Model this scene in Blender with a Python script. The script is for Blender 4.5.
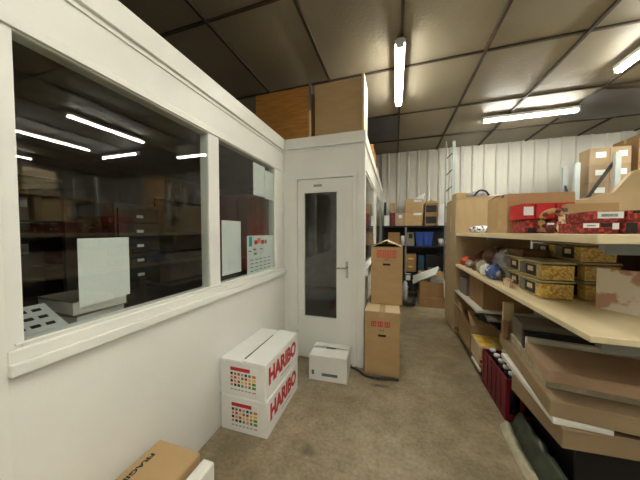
import bpy, bmesh, math, random
from mathutils import Vector, Matrix, noise
random.seed(7)
R = math.radians
scene = bpy.context.scene
for o in list(bpy.data.objects):
    bpy.data.objects.remove(o)

# ---------------------------------------------------------------- camera
cam_d = bpy.data.cameras.new('camera')
cam = bpy.data.objects.new('camera', cam_d)
scene.collection.objects.link(cam)
cam_d.sensor_width = 36.0
cam_d.lens = 13.5
cam_d.clip_start = 0.02
cam.location = (0, 0, 1.5)
cam.rotation_euler = (R(90 - 1.909), 0, R(17.354))
scene.camera = cam

# ---------------------------------------------------------------- world, exposure
world = bpy.data.worlds.new('world')
scene.world = world
world.use_nodes = True
world.node_tree.nodes['Background'].inputs[0].default_value = (0.02, 0.019, 0.017, 1)
world.node_tree.nodes['Background'].inputs[1].default_value = 1.0
scene.view_settings.view_transform = 'Standard'
scene.view_settings.look = 'None'
scene.view_settings.gamma = 1
scene.view_settings.use_curve_mapping = False
scene.view_settings.exposure = 1.75
TUBE = 27.0          # radiance of the fluorescent tubes
CEIL = 3.45

# ---------------------------------------------------------------- materials
def lin(c):
    return tuple(((v / 255) / 12.92 if v / 255 <= 0.04045 else ((v / 255 + 0.055) / 1.055) ** 2.4) for v in c)
MATS = {}
def mat(name, rgb, rough=0.6, var=0.12, scale=6.0, bump=0.0, bscale=60.0, metal=0.0, stretch=None, spec=0.5, rgb2=None):
    """plain procedural material: base colour broken up by noise, optional fine relief"""
    m = bpy.data.materials.new(name); m.use_nodes = True
    nt = m.node_tree; b = nt.nodes['Principled BSDF']
    b.inputs['Roughness'].default_value = rough; b.inputs['Metallic'].default_value = metal
    b.inputs['Specular IOR Level'].default_value = spec
    co = nt.nodes.new('ShaderNodeTexCoord')
    src = co.outputs['Object']
    if stretch:
        mp = nt.nodes.new('ShaderNodeMapping'); mp.inputs['Scale'].default_value = stretch
        nt.links.new(src, mp.inputs['Vector']); src = mp.outputs['Vector']
    n = nt.nodes.new('ShaderNodeTexNoise'); n.inputs['Scale'].default_value = scale; n.inputs['Detail'].default_value = 5
    nt.links.new(src, n.inputs['Vector'])
    cr = nt.nodes.new('ShaderNodeValToRGB')
    c = lin(rgb); c2 = lin(rgb2) if rgb2 else tuple(min(1, v * (1 + var)) for v in c)
    c1 = c if rgb2 else tuple(v * (1 - var) for v in c)
    cr.color_ramp.elements[0].position = 0.3; cr.color_ramp.elements[1].position = 0.7
    cr.color_ramp.elements[0].color = (*c1, 1); cr.color_ramp.elements[1].color = (*c2, 1)
    nt.links.new(n.outputs['Fac'], cr.inputs['Fac']); nt.links.new(cr.outputs['Color'], b.inputs['Base Color'])
    if bump:
        n2 = nt.nodes.new('ShaderNodeTexNoise'); n2.inputs['Scale'].default_value = bscale
        nt.links.new(src, n2.inputs['Vector'])
        bp = nt.nodes.new('ShaderNodeBump'); bp.inputs['Strength'].default_value = bump; bp.inputs['Distance'].default_value = 0.01
        nt.links.new(n2.outputs['Fac'], bp.inputs['Height']); nt.links.new(bp.outputs['Normal'], b.inputs['Normal'])
    MATS[name] = m
    return m

mat('paint', (236, 236, 229), 0.45, 0.03, 2.0, 0.08, 90)
mat('trim_paint', (238, 238, 230), 0.4, 0.02, 3.0)
mat('dark_joint', (70, 64, 54), 0.8)
mat('sheet', (200, 199, 189), 0.42, 0.05, 1.5, stretch=(4, 1, .4))
mat('bar', (56, 44, 32), 0.6)
mat('tile', (138, 130, 112), 0.5, 0.1, 1.3, 0.25, 45)
mat('tile_grey', (84, 84, 88), 0.42, 0.15, 2.0, 0.1, 30)
mat('slab', (60, 50, 40), 0.9)
mat('lamp_white', (225, 222, 210), 0.4, 0.02)
mat('card', (180, 150, 106), 0.75, 0.07, 5, 0.06, 160, stretch=(1, 1, 3))
mat('card_dark', (152, 118, 76), 0.75, 0.1, 5, 0.06, 160)
mat('card_pack', (152, 130, 100), 0.7, 0.07, 5, 0.05, 160)
mat('card_pale', (204, 182, 146), 0.75, 0.06, 5, 0.05, 160)
mat('card_pink', (180, 152, 126), 0.7, 0.06, 4, 0.05, 160)
mat('card_grey', (128, 122, 110), 0.6, 0.08, 4)
mat('card_white', (240, 240, 236), 0.55, 0.03, 6)
mat('tape', (196, 168, 124), 0.25, 0.05)
mat('tape_white', (215, 212, 200), 0.3, 0.05)
mat('red_ink', (196, 34, 40), 0.5, 0.05)
mat('brown_red_ink', (204, 58, 44), 0.6, 0.12, 60)
mat('black_ink', (28, 24, 22), 0.6)
mat('grey_ink', (96, 112, 116), 0.6, 0.2, 30)
mat('green_ink', (86, 140, 60), 0.5, 0.15, 40)
mat('yellow_ink', (232, 196, 70), 0.5, 0.15, 40)
mat('orange_ink', (226, 128, 50), 0.5, 0.15, 40)
mat('pink_ink', (214, 150, 150), 0.5, 0.2, 20)
mat('purple_ink', (64, 50, 120), 0.5, 0.2, 40)
mat('teal_ink', (30, 140, 150), 0.5, 0.1)
mat('paper', (228, 232, 230), 0.6, 0.02)
mat('wood_orange', (178, 124, 60), 0.45, 0.25, 5, 0.05, 60, stretch=(1, 1, 9))
mat('shelf_wood', (228, 212, 174), 0.42, 0.05, 3, stretch=(6, 1, 6))
mat('cab_wood', (172, 150, 114), 0.5, 0.06, 3, stretch=(6, 6, 1))
mat('brown_wood', (104, 74, 46), 0.6, 0.15, 3, stretch=(1, 6, 6))
mat('pale_wood', (206, 184, 144), 0.6, 0.08, 4, stretch=(6, 6, 1))
mat('laminate', (224, 222, 210), 0.35, 0.02)
mat('black_metal', (26, 26, 28), 0.45, 0.1)
mat('grey_metal', (150, 154, 152), 0.35, 0.06, metal=0.7)
mat('pale_metal', (166, 174, 172), 0.4, 0.05, metal=0.2)
mat('chrome', (200, 200, 198), 0.2, 0.02, metal=1.0)
mat('dark_gap', (22, 18, 15), 0.9)
mat('office_wall', (168, 160, 150), 0.8)
mat('office_floor', (70, 62, 54), 0.8)
mat('office_dark', (46, 40, 36), 0.6)
mat('office_red', (206, 76, 44), 0.5, 0.1)
mat('screen', (18, 20, 24), 0.15)
mat('red_plastic', (112, 20, 36), 0.35, 0.1)
mat('red_box', (206, 44, 42), 0.4, 0.08)
mat('dark_red', (110, 30, 26), 0.4, 0.3, 20)
mat('blue_plastic', (38, 70, 150), 0.4, 0.08)
mat('teal_dark', (24, 66, 84), 0.5)
mat('black_plastic', (24, 24, 26), 0.4, 0.1)
mat('white_plastic', (222, 222, 214), 0.4, 0.03)
mat('foam', (232, 230, 222), 0.7, 0.03, 30, 0.1, 120)
mat('bag_green', (60, 66, 54), 0.28, 0.3, 8, 0.3, 20)
mat('bag_clear', (186, 180, 156), 0.22, 0.25, 10, 0.3, 25)
mat('bag_grey', (170, 168, 172), 0.25, 0.25, 14, 0.3, 40)
mat('bag_red', (200, 70, 50), 0.35, 0.3, 18)
mat('bag_brown', (112, 82, 66), 0.4, 0.3, 18)
mat('straw', (176, 140, 84), 0.7, 0.3, 60, 0.4, 80)
mat('lid_clear', (196, 186, 150), 0.25, 0.08)
mat('cable', (40, 38, 36), 0.5)
mat('silver', (190, 188, 180), 0.25, 0.2, 40, metal=0.6)

def special(name):
    m = bpy.data.materials.new(name); m.use_nodes = True
    MATS[name] = m
    return m, m.node_tree, m.node_tree.nodes['Principled BSDF']
# emitting tube
m, nt, b = special('tube')
b.inputs['Base Color'].default_value = (0.9, 0.9, 0.85, 1)
b.inputs['Emission Color'].default_value = (1.0, 0.985, 0.895, 1)
b.inputs['Emission Strength'].default_value = TUBE
# window glass: fresnel mirror over clear pane
def glass(name, tint, k):
    m, nt, b = special(name)
    nt.nodes.remove(b)
    out = nt.nodes['Material Output']
    lw = nt.nodes.new('ShaderNodeLayerWeight'); lw.inputs['Blend'].default_value = 0.5
    pw = nt.nodes.new('ShaderNodeMath'); pw.operation = 'POWER'; pw.inputs[1].default_value = 5
    mu = nt.nodes.new('ShaderNodeMath'); mu.operation = 'MULTIPLY_ADD'; mu.inputs[1].default_value = 0.96 * k; mu.inputs[2].default_value = 0.04 * k; mu.use_clamp = True
    tr = nt.nodes.new('ShaderNodeBsdfTransparent'); tr.inputs[0].default_value = (*tint, 1)
    gl = nt.nodes.new('ShaderNodeBsdfGlossy'); gl.inputs['Roughness'].default_value = 0.0
    gl.inputs['Color'].default_value = (1, 1, 1, 1)
    mx = nt.nodes.new('ShaderNodeMixShader')
    nt.links.new(lw.outputs['Facing'], pw.inputs[0]); nt.links.new(pw.outputs[0], mu.inputs[0]); nt.links.new(mu.outputs[0], mx.inputs[0])
    nt.links.new(tr.outputs[0], mx.inputs[1]); nt.links.new(gl.outputs[0], mx.inputs[2])
    nt.links.new(mx.outputs[0], out.inputs['Surface'])
glass('glass', (0.93, 0.95, 0.94), 1.0)
glass('tub_plastic', (0.96, 0.95, 0.9), 0.8)
# concrete floor
m, nt, b = special('concrete')
co = nt.nodes.new('ShaderNodeTexCoord')
def noise_n(sc, det=6, rough=0.6):
    n = nt.nodes.new('ShaderNodeTexNoise'); n.inputs['Scale'].default_value = sc; n.inputs['Detail'].default_value = det
    n.inputs['Roughness'].default_value = rough
    nt.links.new(co.outputs['Object'], n.inputs['Vector']); return n
def ramp(src, p0, c0, p1, c1):
    r = nt.nodes.new('ShaderNodeValToRGB')
    r.color_ramp.elements[0].position = p0; r.color_ramp.elements[1].position = p1
    r.color_ramp.elements[0].color = (*c0, 1); r.color_ramp.elements[1].color = (*c1, 1)
    nt.links.new(src, r.inputs['Fac']); return r
def mixc(mode, fac, a, bb):
    x = nt.nodes.new('ShaderNodeMix'); x.data_type = 'RGBA'; x.blend_type = mode
    x.inputs['Factor'].default_value = fac
    nt.links.new(a, x.inputs['A']); nt.links.new(bb, x.inputs['B']); return x
n1 = noise_n(1.1); n2 = noise_n(7.0); n3 = noise_n(38.0, 4, 0.7)
r1 = ramp(n1.outputs['Fac'], 0.3, lin((126, 111, 86)), 0.70, lin((176, 162, 136)))
r2 = ramp(n2.outputs['Fac'], 0.34, (0.78, 0.77, 0.75), 0.64, (1.08, 1.08, 1.06))
r3 = ramp(n3.outputs['Fac'], 0.34, (0.7, 0.69, 0.67), 0.6, (1.1, 1.1, 1.1))
x1 = mixc('MULTIPLY', 1.0, r1.outputs['Color'], r2.outputs['Color'])
x2 = mixc('MULTIPLY', 0.8, x1.outputs['Result'], r3.outputs['Color'])
sp = nt.nodes.new('ShaderNodeSeparateXYZ'); nt.links.new(co.outputs['Object'], sp.inputs[0])
def mth(op, a, bb=None, clamp=False):
    q = nt.nodes.new('ShaderNodeMath'); q.operation = op; q.use_clamp = clamp
    for i_, v_ in enumerate((a, bb)):
        if v_ is None: continue
        if isinstance(v_, (int, float)): q.inputs[i_].default_value = v_
        else: nt.links.new(v_, q.inputs[i_])
    return q.outputs[0]
def stain(px, py, rx, ry, soft):
    dx = mth('DIVIDE', mth('SUBTRACT', sp.outputs[0], px), rx); dy = mth('DIVIDE', mth('SUBTRACT', sp.outputs[1], py), ry)
    d = mth('SQRT', mth('ADD', mth('MULTIPLY', dx, dx), mth('MULTIPLY', dy, dy)))
    d = mth('ADD', d, mth('MULTIPLY', mth('SUBTRACT', n2.outputs['Fac'], .5), 2.2))
    return mth('MULTIPLY', mth('SUBTRACT', 1.0, d), soft, True)
jl = mth('ABSOLUTE', mth('SUBTRACT', mth('ADD', sp.outputs[1], mth('MULTIPLY', n2.outputs['Fac'], .03)), 1.445))
jl = mth('MULTIPLY', mth('SUBTRACT', .006, jl), 90.0, True)
marks = mth('MAXIMUM', stain(-.13, 2.36, .10, .035, 1.2), mth('MULTIPLY', jl, .35))
marks = mth('MAXIMUM', marks, mth('MULTIPLY', stain(-.55, 1.5, .07, .06, 1.5), .55))
marks = mth('MAXIMUM', marks, mth('MULTIPLY', stain(.62, 1.55, .35, .25, .8), .3))
xd = nt.nodes.new('ShaderNodeMix'); xd.data_type = 'RGBA'
nt.links.new(marks, xd.inputs['Factor']); nt.links.new(x2.outputs['Result'], xd.inputs['A']); xd.inputs['B'].default_value = (*lin((62, 54, 44)), 1)
nt.links.new(xd.outputs['Result'], b.inputs['Base Color'])
b.inputs['Roughness'].default_value = 0.5
bp = nt.nodes.new('ShaderNodeBump'); bp.inputs['Strength'].default_value = 0.12; bp.inputs['Distance'].default_value = 0.01
nt.links.new(n3.outputs['Fac'], bp.inputs['Height']); nt.links.new(bp.outputs['Normal'], b.inputs['Normal'])
# yellow candy
m, nt, b = special('candy')
co = nt.nodes.new('ShaderNodeTexCoord')
vo = nt.nodes.new('ShaderNodeTexVoronoi'); vo.inputs['Scale'].default_value = 62
nt.links.new(co.outputs['Object'], vo.inputs['Vector'])
r = ramp(vo.outputs['Distance'], 0.15, lin((255, 234, 152)), 0.85, lin((222, 170, 76)))
nt.links.new(r.outputs['Color'], b.inputs['Base Color'])
bp = nt.nodes.new('ShaderNodeBump'); bp.inputs['Strength'].default_value = 0.8; bp.inputs['Distance'].default_value = 0.01; bp.invert = True
nt.links.new(vo.outputs['Distance'], bp.inputs['Height']); nt.links.new(bp.outputs['Normal'], b.inputs['Normal'])
b.inputs['Roughness'].default_value = 0.4
# printed box: white with pink-brown country-like patches
def blotch(name, c0, c1, sc, lo, hi):
    global nt, co
    m, nt, b = special(name)
    co = nt.nodes.new('ShaderNodeTexCoord')
    n = noise_n(sc, 3, 0.5)
    r = ramp(n.outputs['Fac'], lo, lin(c0), hi, lin(c1))
    nt.links.new(r.outputs['Color'], b.inputs['Base Color']); b.inputs['Roughness'].default_value = 0.5
blotch('map_print', (228, 216, 198), (186, 140, 120), 6.5, 0.56, 0.6)
blotch('bag_blue', (72, 98, 160), (206, 210, 220), 12.0, 0.5, 0.56)
blotch('milky_print', (232, 230, 236), (58, 44, 120), 34.0, 0.5, 0.54)
blotch('snack_print', (112, 30, 26), (200, 78, 60), 48.0, 0.48, 0.62)
blotch('sweet_print', (222, 200, 164), (190, 70, 56), 30.0, 0.57, 0.62)
blotch('yellow_print', (236, 204, 110), (232, 176, 52), 14.0, 0.48, 0.55)

# ---------------------------------------------------------------- builders
class MB:
    """collects shapes in one bmesh; build() links it as one mesh object"""
    def __init__(s): s.bm = bmesh.new(); s.mi = 0
    def _add(s, verts, faces):
        vs = [s.bm.verts.new(v) for v in verts]
        for f in faces:
            fc = s.bm.faces.new([vs[i] for i in f]); fc.material_index = s.mi
        return vs
    def box(s, x0, x1, y0, y1, z0, z1, M=None):
        v = [Vector((x, y, z)) for z in (z0, z1) for y in (y0, y1) for x in (x0, x1)]
        if M: v = [M @ p for p in v]
        s._add(v, [(0, 2, 3, 1), (4, 5, 7, 6), (0, 1, 5, 4), (2, 6, 7, 3), (0, 4, 6, 2), (1, 3, 7, 5)]); return s
    def hexa(s, v):
        s._add([Vector(p) for p in v], [(0, 2, 3, 1), (4, 5, 7, 6), (0, 1, 5, 4), (2, 6, 7, 3), (0, 4, 6, 2), (1, 3, 7, 5)]); return s
    def bar(s, p0, p1, w, h=None, up=(0, 0, 1)):
        p0 = Vector(p0); p1 = Vector(p1); d = (p1 - p0).normalized(); h = h or w
        a = d.cross(Vector(up))
        if a.length < 1e-4: a = d.cross(Vector((1, 0, 0)))
        a.normalize(); c = a.cross(d)
        v = [p + a * i * w / 2 + c * j * h / 2 for p in (p0, p1) for j in (-1, 1) for i in (-1, 1)]
        s._add(v, [(0, 2, 3, 1), (4, 5, 7, 6), (0, 1, 5, 4), (2, 6, 7, 3), (0, 4, 6, 2), (1, 3, 7, 5)]); return s
    def tube(s, pts, r, seg=10):
        pts = [Vector(p) for p in pts]; rings = []
        rr = r if isinstance(r, (list, tuple)) else [r] * len(pts)
        for i, p in enumerate(pts):
            d = (pts[min(i + 1, len(pts) - 1)] - pts[max(i - 1, 0)]).normalized()
            a = d.cross(Vector((0, 0, 1)))
            if a.length < 1e-3: a = d.cross(Vector((1, 0, 0)))
            a.normalize(); c = a.cross(d)
            rings.append([s.bm.verts.new(p + (a * math.cos(t) + c * math.sin(t)) * rr[i]) for t in [2 * math.pi * k / seg for k in range(seg)]])
        for A, B in zip(rings, rings[1:]):
            for k in range(seg):
                f = s.bm.faces.new([A[k], A[(k + 1) % seg], B[(k + 1) % seg], B[k]]); f.smooth = True; f.material_index = s.mi
        for ring in (rings[0][::-1], rings[-1]):
            f = s.bm.faces.new(ring); f.material_index = s.mi
        return s
    def prism(s, outline, axis, a0, a1):
        """outline: 2D points; axis 0/1/2 is the extrusion axis"""
        def P(p, t):
            q = list(p); q.insert(axis, t); return Vector(q)
        n = len(outline)
        v = [P(p, a0) for p in outline] + [P(p, a1) for p in outline]
        s._add(v, [tuple(range(n))[::-1], tuple(range(n, 2 * n))] + [(i, (i + 1) % n, n + (i + 1) % n, n + i) for i in range(n)]); return s
    def blob(s, c, r, amp=0.25, fr=3.0, sub=3, seed=0):
        res = bmesh.ops.create_icosphere(s.bm, subdivisions=sub, radius=1.0)
        for v in res['verts']:
            n = noise.noise(v.co * fr + Vector((seed * 3.1, seed * 1.7, seed)))
            n2 = noise.noise(v.co * fr * 2.6 + Vector((seed, 9, 4)))
            k = 1 + amp * n + amp * 0.5 * n2
            v.co = Vector((c[0] + v.co.x * r[0] * k, c[1] + v.co.y * r[1] * k, max(c[2] - r[2] * .92, c[2] + v.co.z * r[2] * k)))
            for f in v.link_faces: f.material_index = s.mi; f.smooth = True
        return s
    def build(s, name, mats, parent=None, loc=None, bevel=0.0, seg=2, rz=0):
        bmesh.ops.recalc_face_normals(s.bm, faces=s.bm.faces[:])
        if bevel:
            bmesh.ops.bevel(s.bm, geom=[e for e in s.bm.edges if len(e.link_faces) == 2 and e.calc_face_angle(0) > 0.6], offset=bevel, segments=seg, affect='EDGES', profile=0.6, clamp_overlap=True)
        me = bpy.data.meshes.new(name); s.bm.to_mesh(me); s.bm.free()
        for k in (mats if isinstance(mats, (list, tuple)) else [mats]): me.materials.append(MATS[k])
        return link(name, me, parent, loc, rz)
def link(name, me, parent=None, loc=None, rz=0):
    o = bpy.data.objects.new(name, me); scene.collection.objects.link(o)
    if parent: o.parent = parent
    if loc: o.location = loc
    if rz: o.rotation_euler.z = rz
    return o
def tag(o, label=None, cat=None, group=None, kind=None):
    if label: o['label'] = label
    if cat: o['category'] = cat
    if group: o['group'] = group
    if kind: o['kind'] = kind
    return o
def thing(name, label, cat, loc=(0, 0, 0), rz=0, group=None):
    o = bpy.data.objects.new(name, None); scene.collection.objects.link(o)
    o.empty_display_size = 0.1; o.location = loc; o.rotation_euler.z = R(rz)
    return tag(o, label, cat, group)
def B(*a): return MB().box(*a)
def struct(o): o['kind'] = 'structure'; return o
def text_mesh(body, size, bold=0.0, sx=1.0):
    cu = bpy.data.curves.new('t', 'FONT'); cu.body = body; cu.size = size; cu.offset = bold; cu.extrude = 0.0004
    cu.align_x = 'CENTER'; cu.align_y = 'CENTER'; cu.resolution_u = 3
    o = bpy.data.objects.new('t', cu); scene.collection.objects.link(o)
    dg = bpy.context.evaluated_depsgraph_get()
    me = bpy.data.meshes.new_from_object(o.evaluated_get(dg))
    bpy.data.objects.remove(o); me.transform(Matrix.Scale(sx, 4, (1, 0, 0))); me.materials.clear()
    return me
def place_text(name, body, size, material, parent, origin, right, up, bold=0.0, sx=1.0, width=None):
    me = text_mesh(body, size, bold, sx)
    if width:
        w = max(v.co.x for v in me.vertices) - min(v.co.x for v in me.vertices)
        me.transform(Matrix.Scale(width / w, 4, (1, 0, 0)))
    me.materials.append(MATS[material])
    r = Vector(right).normalized(); u = Vector(up).normalized(); n = r.cross(u)
    M = Matrix((r, u, n)).transposed().to_4x4(); M.translation = Vector(origin)
    me.transform(M)
    return link(name, me, parent)

def flap(parent, p0, p1, out, ang, w, material, t=0.005, inset=0.004, name='flap'):
    """a hinged flap: hinge p0-p1, ang 0 straight up, 90 flat outwards, -90 flat inwards"""
    p0 = Vector(p0); p1 = Vector(p1); e = (p1 - p0).normalized(); out = Vector(out)
    d = Vector((0, 0, 1)) * math.cos(R(ang)) + out * math.sin(R(ang))
    n = e.cross(d).normalized() * t / 2
    a = p0 + e * inset; b = p1 - e * inset
    v = [a - n, b - n, a + d * w - n, b + d * w - n, a + n, b + n, a + d * w + n, b + d * w + n]
    return MB().hexa(v).build(name, material, parent)
def carton(name, label, loc, dims, rz=0, material='card', cat='box', group=None, flaps=None, tape='tape', tape_axis='x', fill=None, inner='card_dark'):
    """cardboard box; loc is the base centre. flaps None: closed and taped; else four angles (-y, +y, -x, +x)"""
    t = thing(name, label, cat, loc, rz, group)
    x, y, h = dims[0] / 2, dims[1] / 2, dims[2]
    if flaps is None:
        B(-x, x, -y, y, 0, h - 0.004).build('body', material, t, bevel=0.004, seg=1)
        g = 0.003
        if tape_axis == 'x':
            for s in (-1, 1): MB().box(-x + .002, x - .002, min(s * g, s * (y - .002)), max(s * g, s * (y - .002)), h - 0.004, h).build('flap', material, t)
        else:
            for s in (-1, 1): MB().box(min(s * g, s * (x - .002)), max(s * g, s * (x - .002)), -y + .002, y - .002, h - 0.004, h).build('flap', material, t)
        if tape:
            w = 0.024; d = min(0.07, h * 0.4); m = MB(); e = 0.0012
            if tape_axis == 'x':
                m.box(-x - e, x + e, -w, w, h, h + e); m.box(-x - e, -x, -w, w, h - d, h); m.box(x, x + e, -w, w, h - d, h)
            else:
                m.box(-w, w, -y - e, y + e, h, h + e); m.box(-w, w, -y - e, -y, h - d, h); m.box(-w, w, y, y + e, h - d, h)
            m.build('tape', tape, t)
    else:
        k = 0.006
        m = MB(); m.box(-x, x, -y, -y + k, 0, h); m.box(-x, x, y - k, y, 0, h); m.box(-x, -x + k, -y + k, y - k, 0, h); m.box(x - k, x, -y + k, y - k, 0, h); m.box(-x + k, x - k, -y + k, y - k, 0, k)
        m.build('body', material, t)
        w = [min(dims[0], dims[1]) / 2] * 4
        E4 = [((-x, -y, h), (x, -y, h), (0, -1, 0)), ((-x, y, h), (x, y, h), (0, 1, 0)), ((-x, -y, h), (-x, y, h), (-1, 0, 0)), ((x, -y, h), (x, y, h), (1, 0, 0))]
        for (a, bb, o), ang in zip(E4, flaps):
            if ang is not None: flap(t, a, bb, o, ang, min(dims[0], dims[1]) * 0.48, material)
    return t

# ---------------------------------------------------------------- the setting
struct(B(-1.33, 7.6, -4.0, 6.4, -0.1, 0.0).build('floor', 'concrete'))
XL, YD, XS = -1.27, 2.63, -0.33
ZT = 2.585

# corrugated back wall: backing and ribbed sheets
wb = struct(B(-4.2, 7.6, 6.30, 6.4, 0, CEIL + .1).build('wall_back', 'office_wall'))
PER = 0.23
prof = [(0, .0), (.125, .0), (.14, .028), (.172, .028), (.187, .0), (.23, .0)]
pts = []
for k in range(4):
    pts += [(k * PER + a, -b) for a, b in prof[:-1]]
pts.append((4 * PER, 0))
outl = pts + [(p[0], p[1] + 0.004) for p in reversed(pts)]
sm = MB()
n = len(pts)
for z0, z1 in ((0, CEIL),):
    lo = [sm.bm.verts.new((a, b, z0)) for a, b in pts]; hi = [sm.bm.verts.new((a, b, z1)) for a, b in pts]
    for i in range(n - 1): sm.bm.faces.new([lo[i], lo[i + 1], hi[i + 1], hi[i]])
ob = sm.build('metal_sheet', 'sheet', wb, (-.33, 6.26, 0))
for k in range(1, 9):
    link('metal_sheet', ob.data, wb, (-.33 + k * 0.92, 6.26 - 0.002 * (k % 2), 0))
struct(B(7.5, 7.6, -4, 6.4, 0, CEIL + .1).build('wall_right', 'sheet'))
struct(B(-1.33, 7.6, -4.1, -4.0, 0, CEIL + .1).build('wall_behind', 'sheet'))

# suspended ceiling: slab, runners and single tiles
ce = struct(B(-4.4, 7.6, -4.1, 6.4, CEIL + .06, CEIL + .12).build('ceiling', 'slab'))
GX = [0.045 + 0.865 * k for k in range(-5, 9)]
GY = [1.87 + 1.19 * k for k in range(-5, 4)]
for x in GX:
    B(-.014, .014, -4.1, 6.26, -.018, .02).build('ceiling_runner', 'bar', ce, (x, 0, CEIL))
for y in GY:
    B(-4.4, 7.5, -.012, .012, -.012, .02).build('ceiling_crossbar', 'bar', ce, (0, y, CEIL))
tm = {}
for nm, mt in (('a', 'tile'), ('g', 'tile_grey')):
    q = MB(); N = 6
    g = [[q.bm.verts.new((-.42 + .84 * i / N, -.583 + 1.166 * j / N, -0.012 * math.sin(math.pi * i / N) * math.sin(math.pi * j / N))) for j in range(N + 1)] for i in range(N + 1)]
    for i in range(N):
        for j in range(N):
            f = q.bm.faces.new([g[i][j], g[i][j + 1], g[i + 1][j + 1], g[i + 1][j]]); f.smooth = True
    o = q.build('ceiling_tile', mt); tm[nm] = o.data; bpy.data.objects.remove(o)
gx = [GX[0] - .865] + GX; gy = GY + [GY[-1] + 1.19]
for i in range(len(gx) - 1):
    for j in range(len(gy) - 1):
        xc = (gx[i] + gx[i + 1]) / 2; yc = (gy[j] + gy[j + 1]) / 2
        if yc > 6.4 or xc > 7.5: continue
        grey = (abs(xc + .39) < .2 and 4.5 < yc < 5.4)
        o = link('ceiling_tile', tm['g' if grey else 'a'], ce, (xc, yc, CEIL + random.uniform(.002, .01)))
        o.rotation_euler = (random.uniform(-.006, .006), random.uniform(-.006, .006), 0)

# office front (long wall with two windows)
m = MB()
m.box(XL - .08, XL, -3.9, YD, 0, 1.02)
m.box(XL - .08, XL, -3.9, .49, 1.02, 2.21)
m.box(XL - .08, XL, 1.415, 1.51, 1.02, 2.21)
m.box(XL - .08, XL, 2.40, YD, 1.02, 2.21)
m.box(XL - .08, XL, -3.9, YD, 2.21, ZT - .012)
wl = struct(m.build('wall_left', 'paint'))
m = MB(); m.box(XL, XL + .020, .45, YD - .004, 1.045, 1.09); m.box(XL, XL + .034, .45, YD - .004, 1.0, 1.045); m.box(XL, XL + .010, .47, YD - .004, 1.098, 1.11)
struct(m.build('trim_1', 'trim_paint', bevel=.006))
m = MB(); m.box(XL, XL + .012, -3.9, YD - .004, 2.205, 2.245)
struct(m.build('trim_2', 'trim_paint', bevel=.004))
m = MB(); m.box(XL, XL + .022, -3.9, YD - .024, 2.455, ZT); m.box(XL, XL + .010, -3.9, YD - .012, 2.425, 2.443)
struct(m.build('trim_3', 'trim_paint', bevel=.003))
m = MB(); m.box(XL, XL + .010, .26, .452, 0, 2.2)
struct(m.build('trim_4', 'trim_paint', bevel=.002))
for i, (y0, y1) in enumerate(((.49, 1.415), (1.51, 2.40))):
    w = struct(thing('window_%d' % (i + 1), None, None))
    m = MB(); e = .006
    m.box(XL - .07, XL - .002, y0, y0 + e, 1.10, 2.21); m.box(XL - .07, XL - .002, y1 - e, y1, 1.10, 2.21)
    m.box(XL - .07, XL - .002, y0 + e, y1 - e, 2.20, 2.21); m.box(XL - .08, XL + .004, y0, y1, 1.02, 1.10)
    m.build('window_frame', 'trim_paint', w)
    B(XL - .018, XL - .012, y0 + e, y1 - e, 1.10, 2.20).build('pane', 'glass', w)

# office wall with the door
m = MB()
m.box(XL, -1.10, YD, YD + .08, 0, 2.11); m.box(-.445, XS, YD, YD + .08, 0, 2.11); m.box(XL, XS, YD, YD + .08, 2.11, ZT - .012)
struct(m.build('wall_door', 'paint'))
m = MB(); m.box(XL + .024, XS + .022, YD - .022, YD, 2.465, ZT); m.box(XL + .012, XS + .012, YD - .010, YD, 2.435, 2.453)
struct(m.build('trim_5', 'trim_paint', bevel=.003))
m = MB(); m.box(-1.20, -1.10, YD - .012, YD, 0, 2.11); m.box(-.445, -.405, YD - .012, YD, 0, 2.11); m.box(-1.20, -.405, YD - .012, YD, 2.11, 2.135)
struct(m.build('trim_6', 'trim_paint', bevel=.003))
m = MB(); m.box(-.385, XS + .016, YD - .016, YD, 0, 2.43); m.box(XS, XS + .016, YD, YD + .1, 0, 2.43)
struct(m.build('trim_7', 'trim_paint', bevel=.004))
d1 = struct(thing('door_1', None, None))
m = MB()
m.box(-1.096, -1.02, YD + .004, YD + .044, .012, 2.105); m.box(-.62, -.449, YD + .004, YD + .044, .012, 2.105)
m.box(-1.02, -.62, YD + .004, YD + .044, .012, .505); m.box(-1.02, -.62, YD + .004, YD + .044, 1.955, 2.105)
m.build('leaf', 'paint', d1)
m = MB(); y0, y1 = YD - .003, YD + .006
m.box(-1.028, -1.014, y0, y1, .495, 1.965); m.box(-.626, -.612, y0, y1, .495, 1.965); m.box(-1.014, -.626, y0, y1, .495, .509); m.box(-1.014, -.626, y0, y1, 1.951, 1.965)
m.build('glazing_bead', 'trim_paint', d1)
B(-1.02, -.62, YD + .018, YD + .023, .505, 1.955).build('pane', 'glass', d1)
h = B(-.522, -.494, YD - .006, YD + .004, .99, 1.17).build('handle_plate', 'chrome', d1, bevel=.003)
MB().tube([(-.508, YD - .006, 1.10), (-.508, YD - .045, 1.10), (-.53, YD - .05, 1.10), (-.61, YD - .05, 1.098)], .008).build('lever', 'chrome', h)
for z in (.3, 1.1, 1.9):
    MB().tube([(-1.105, YD - .014, z), (-1.105, YD - .014, z + .09)], .008).build('hinge', 'trim_paint', d1)
pl = B(-.90, -.80, YD, YD + .004, 2.018, 2.045).build('name_plate', 'silver', d1)
for k in range(6): B(-.89 + k * .014, -.881 + k * .014, YD - .0008, YD, 2.025, 2.037).build('plate_mark', 'grey_ink', pl)

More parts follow.
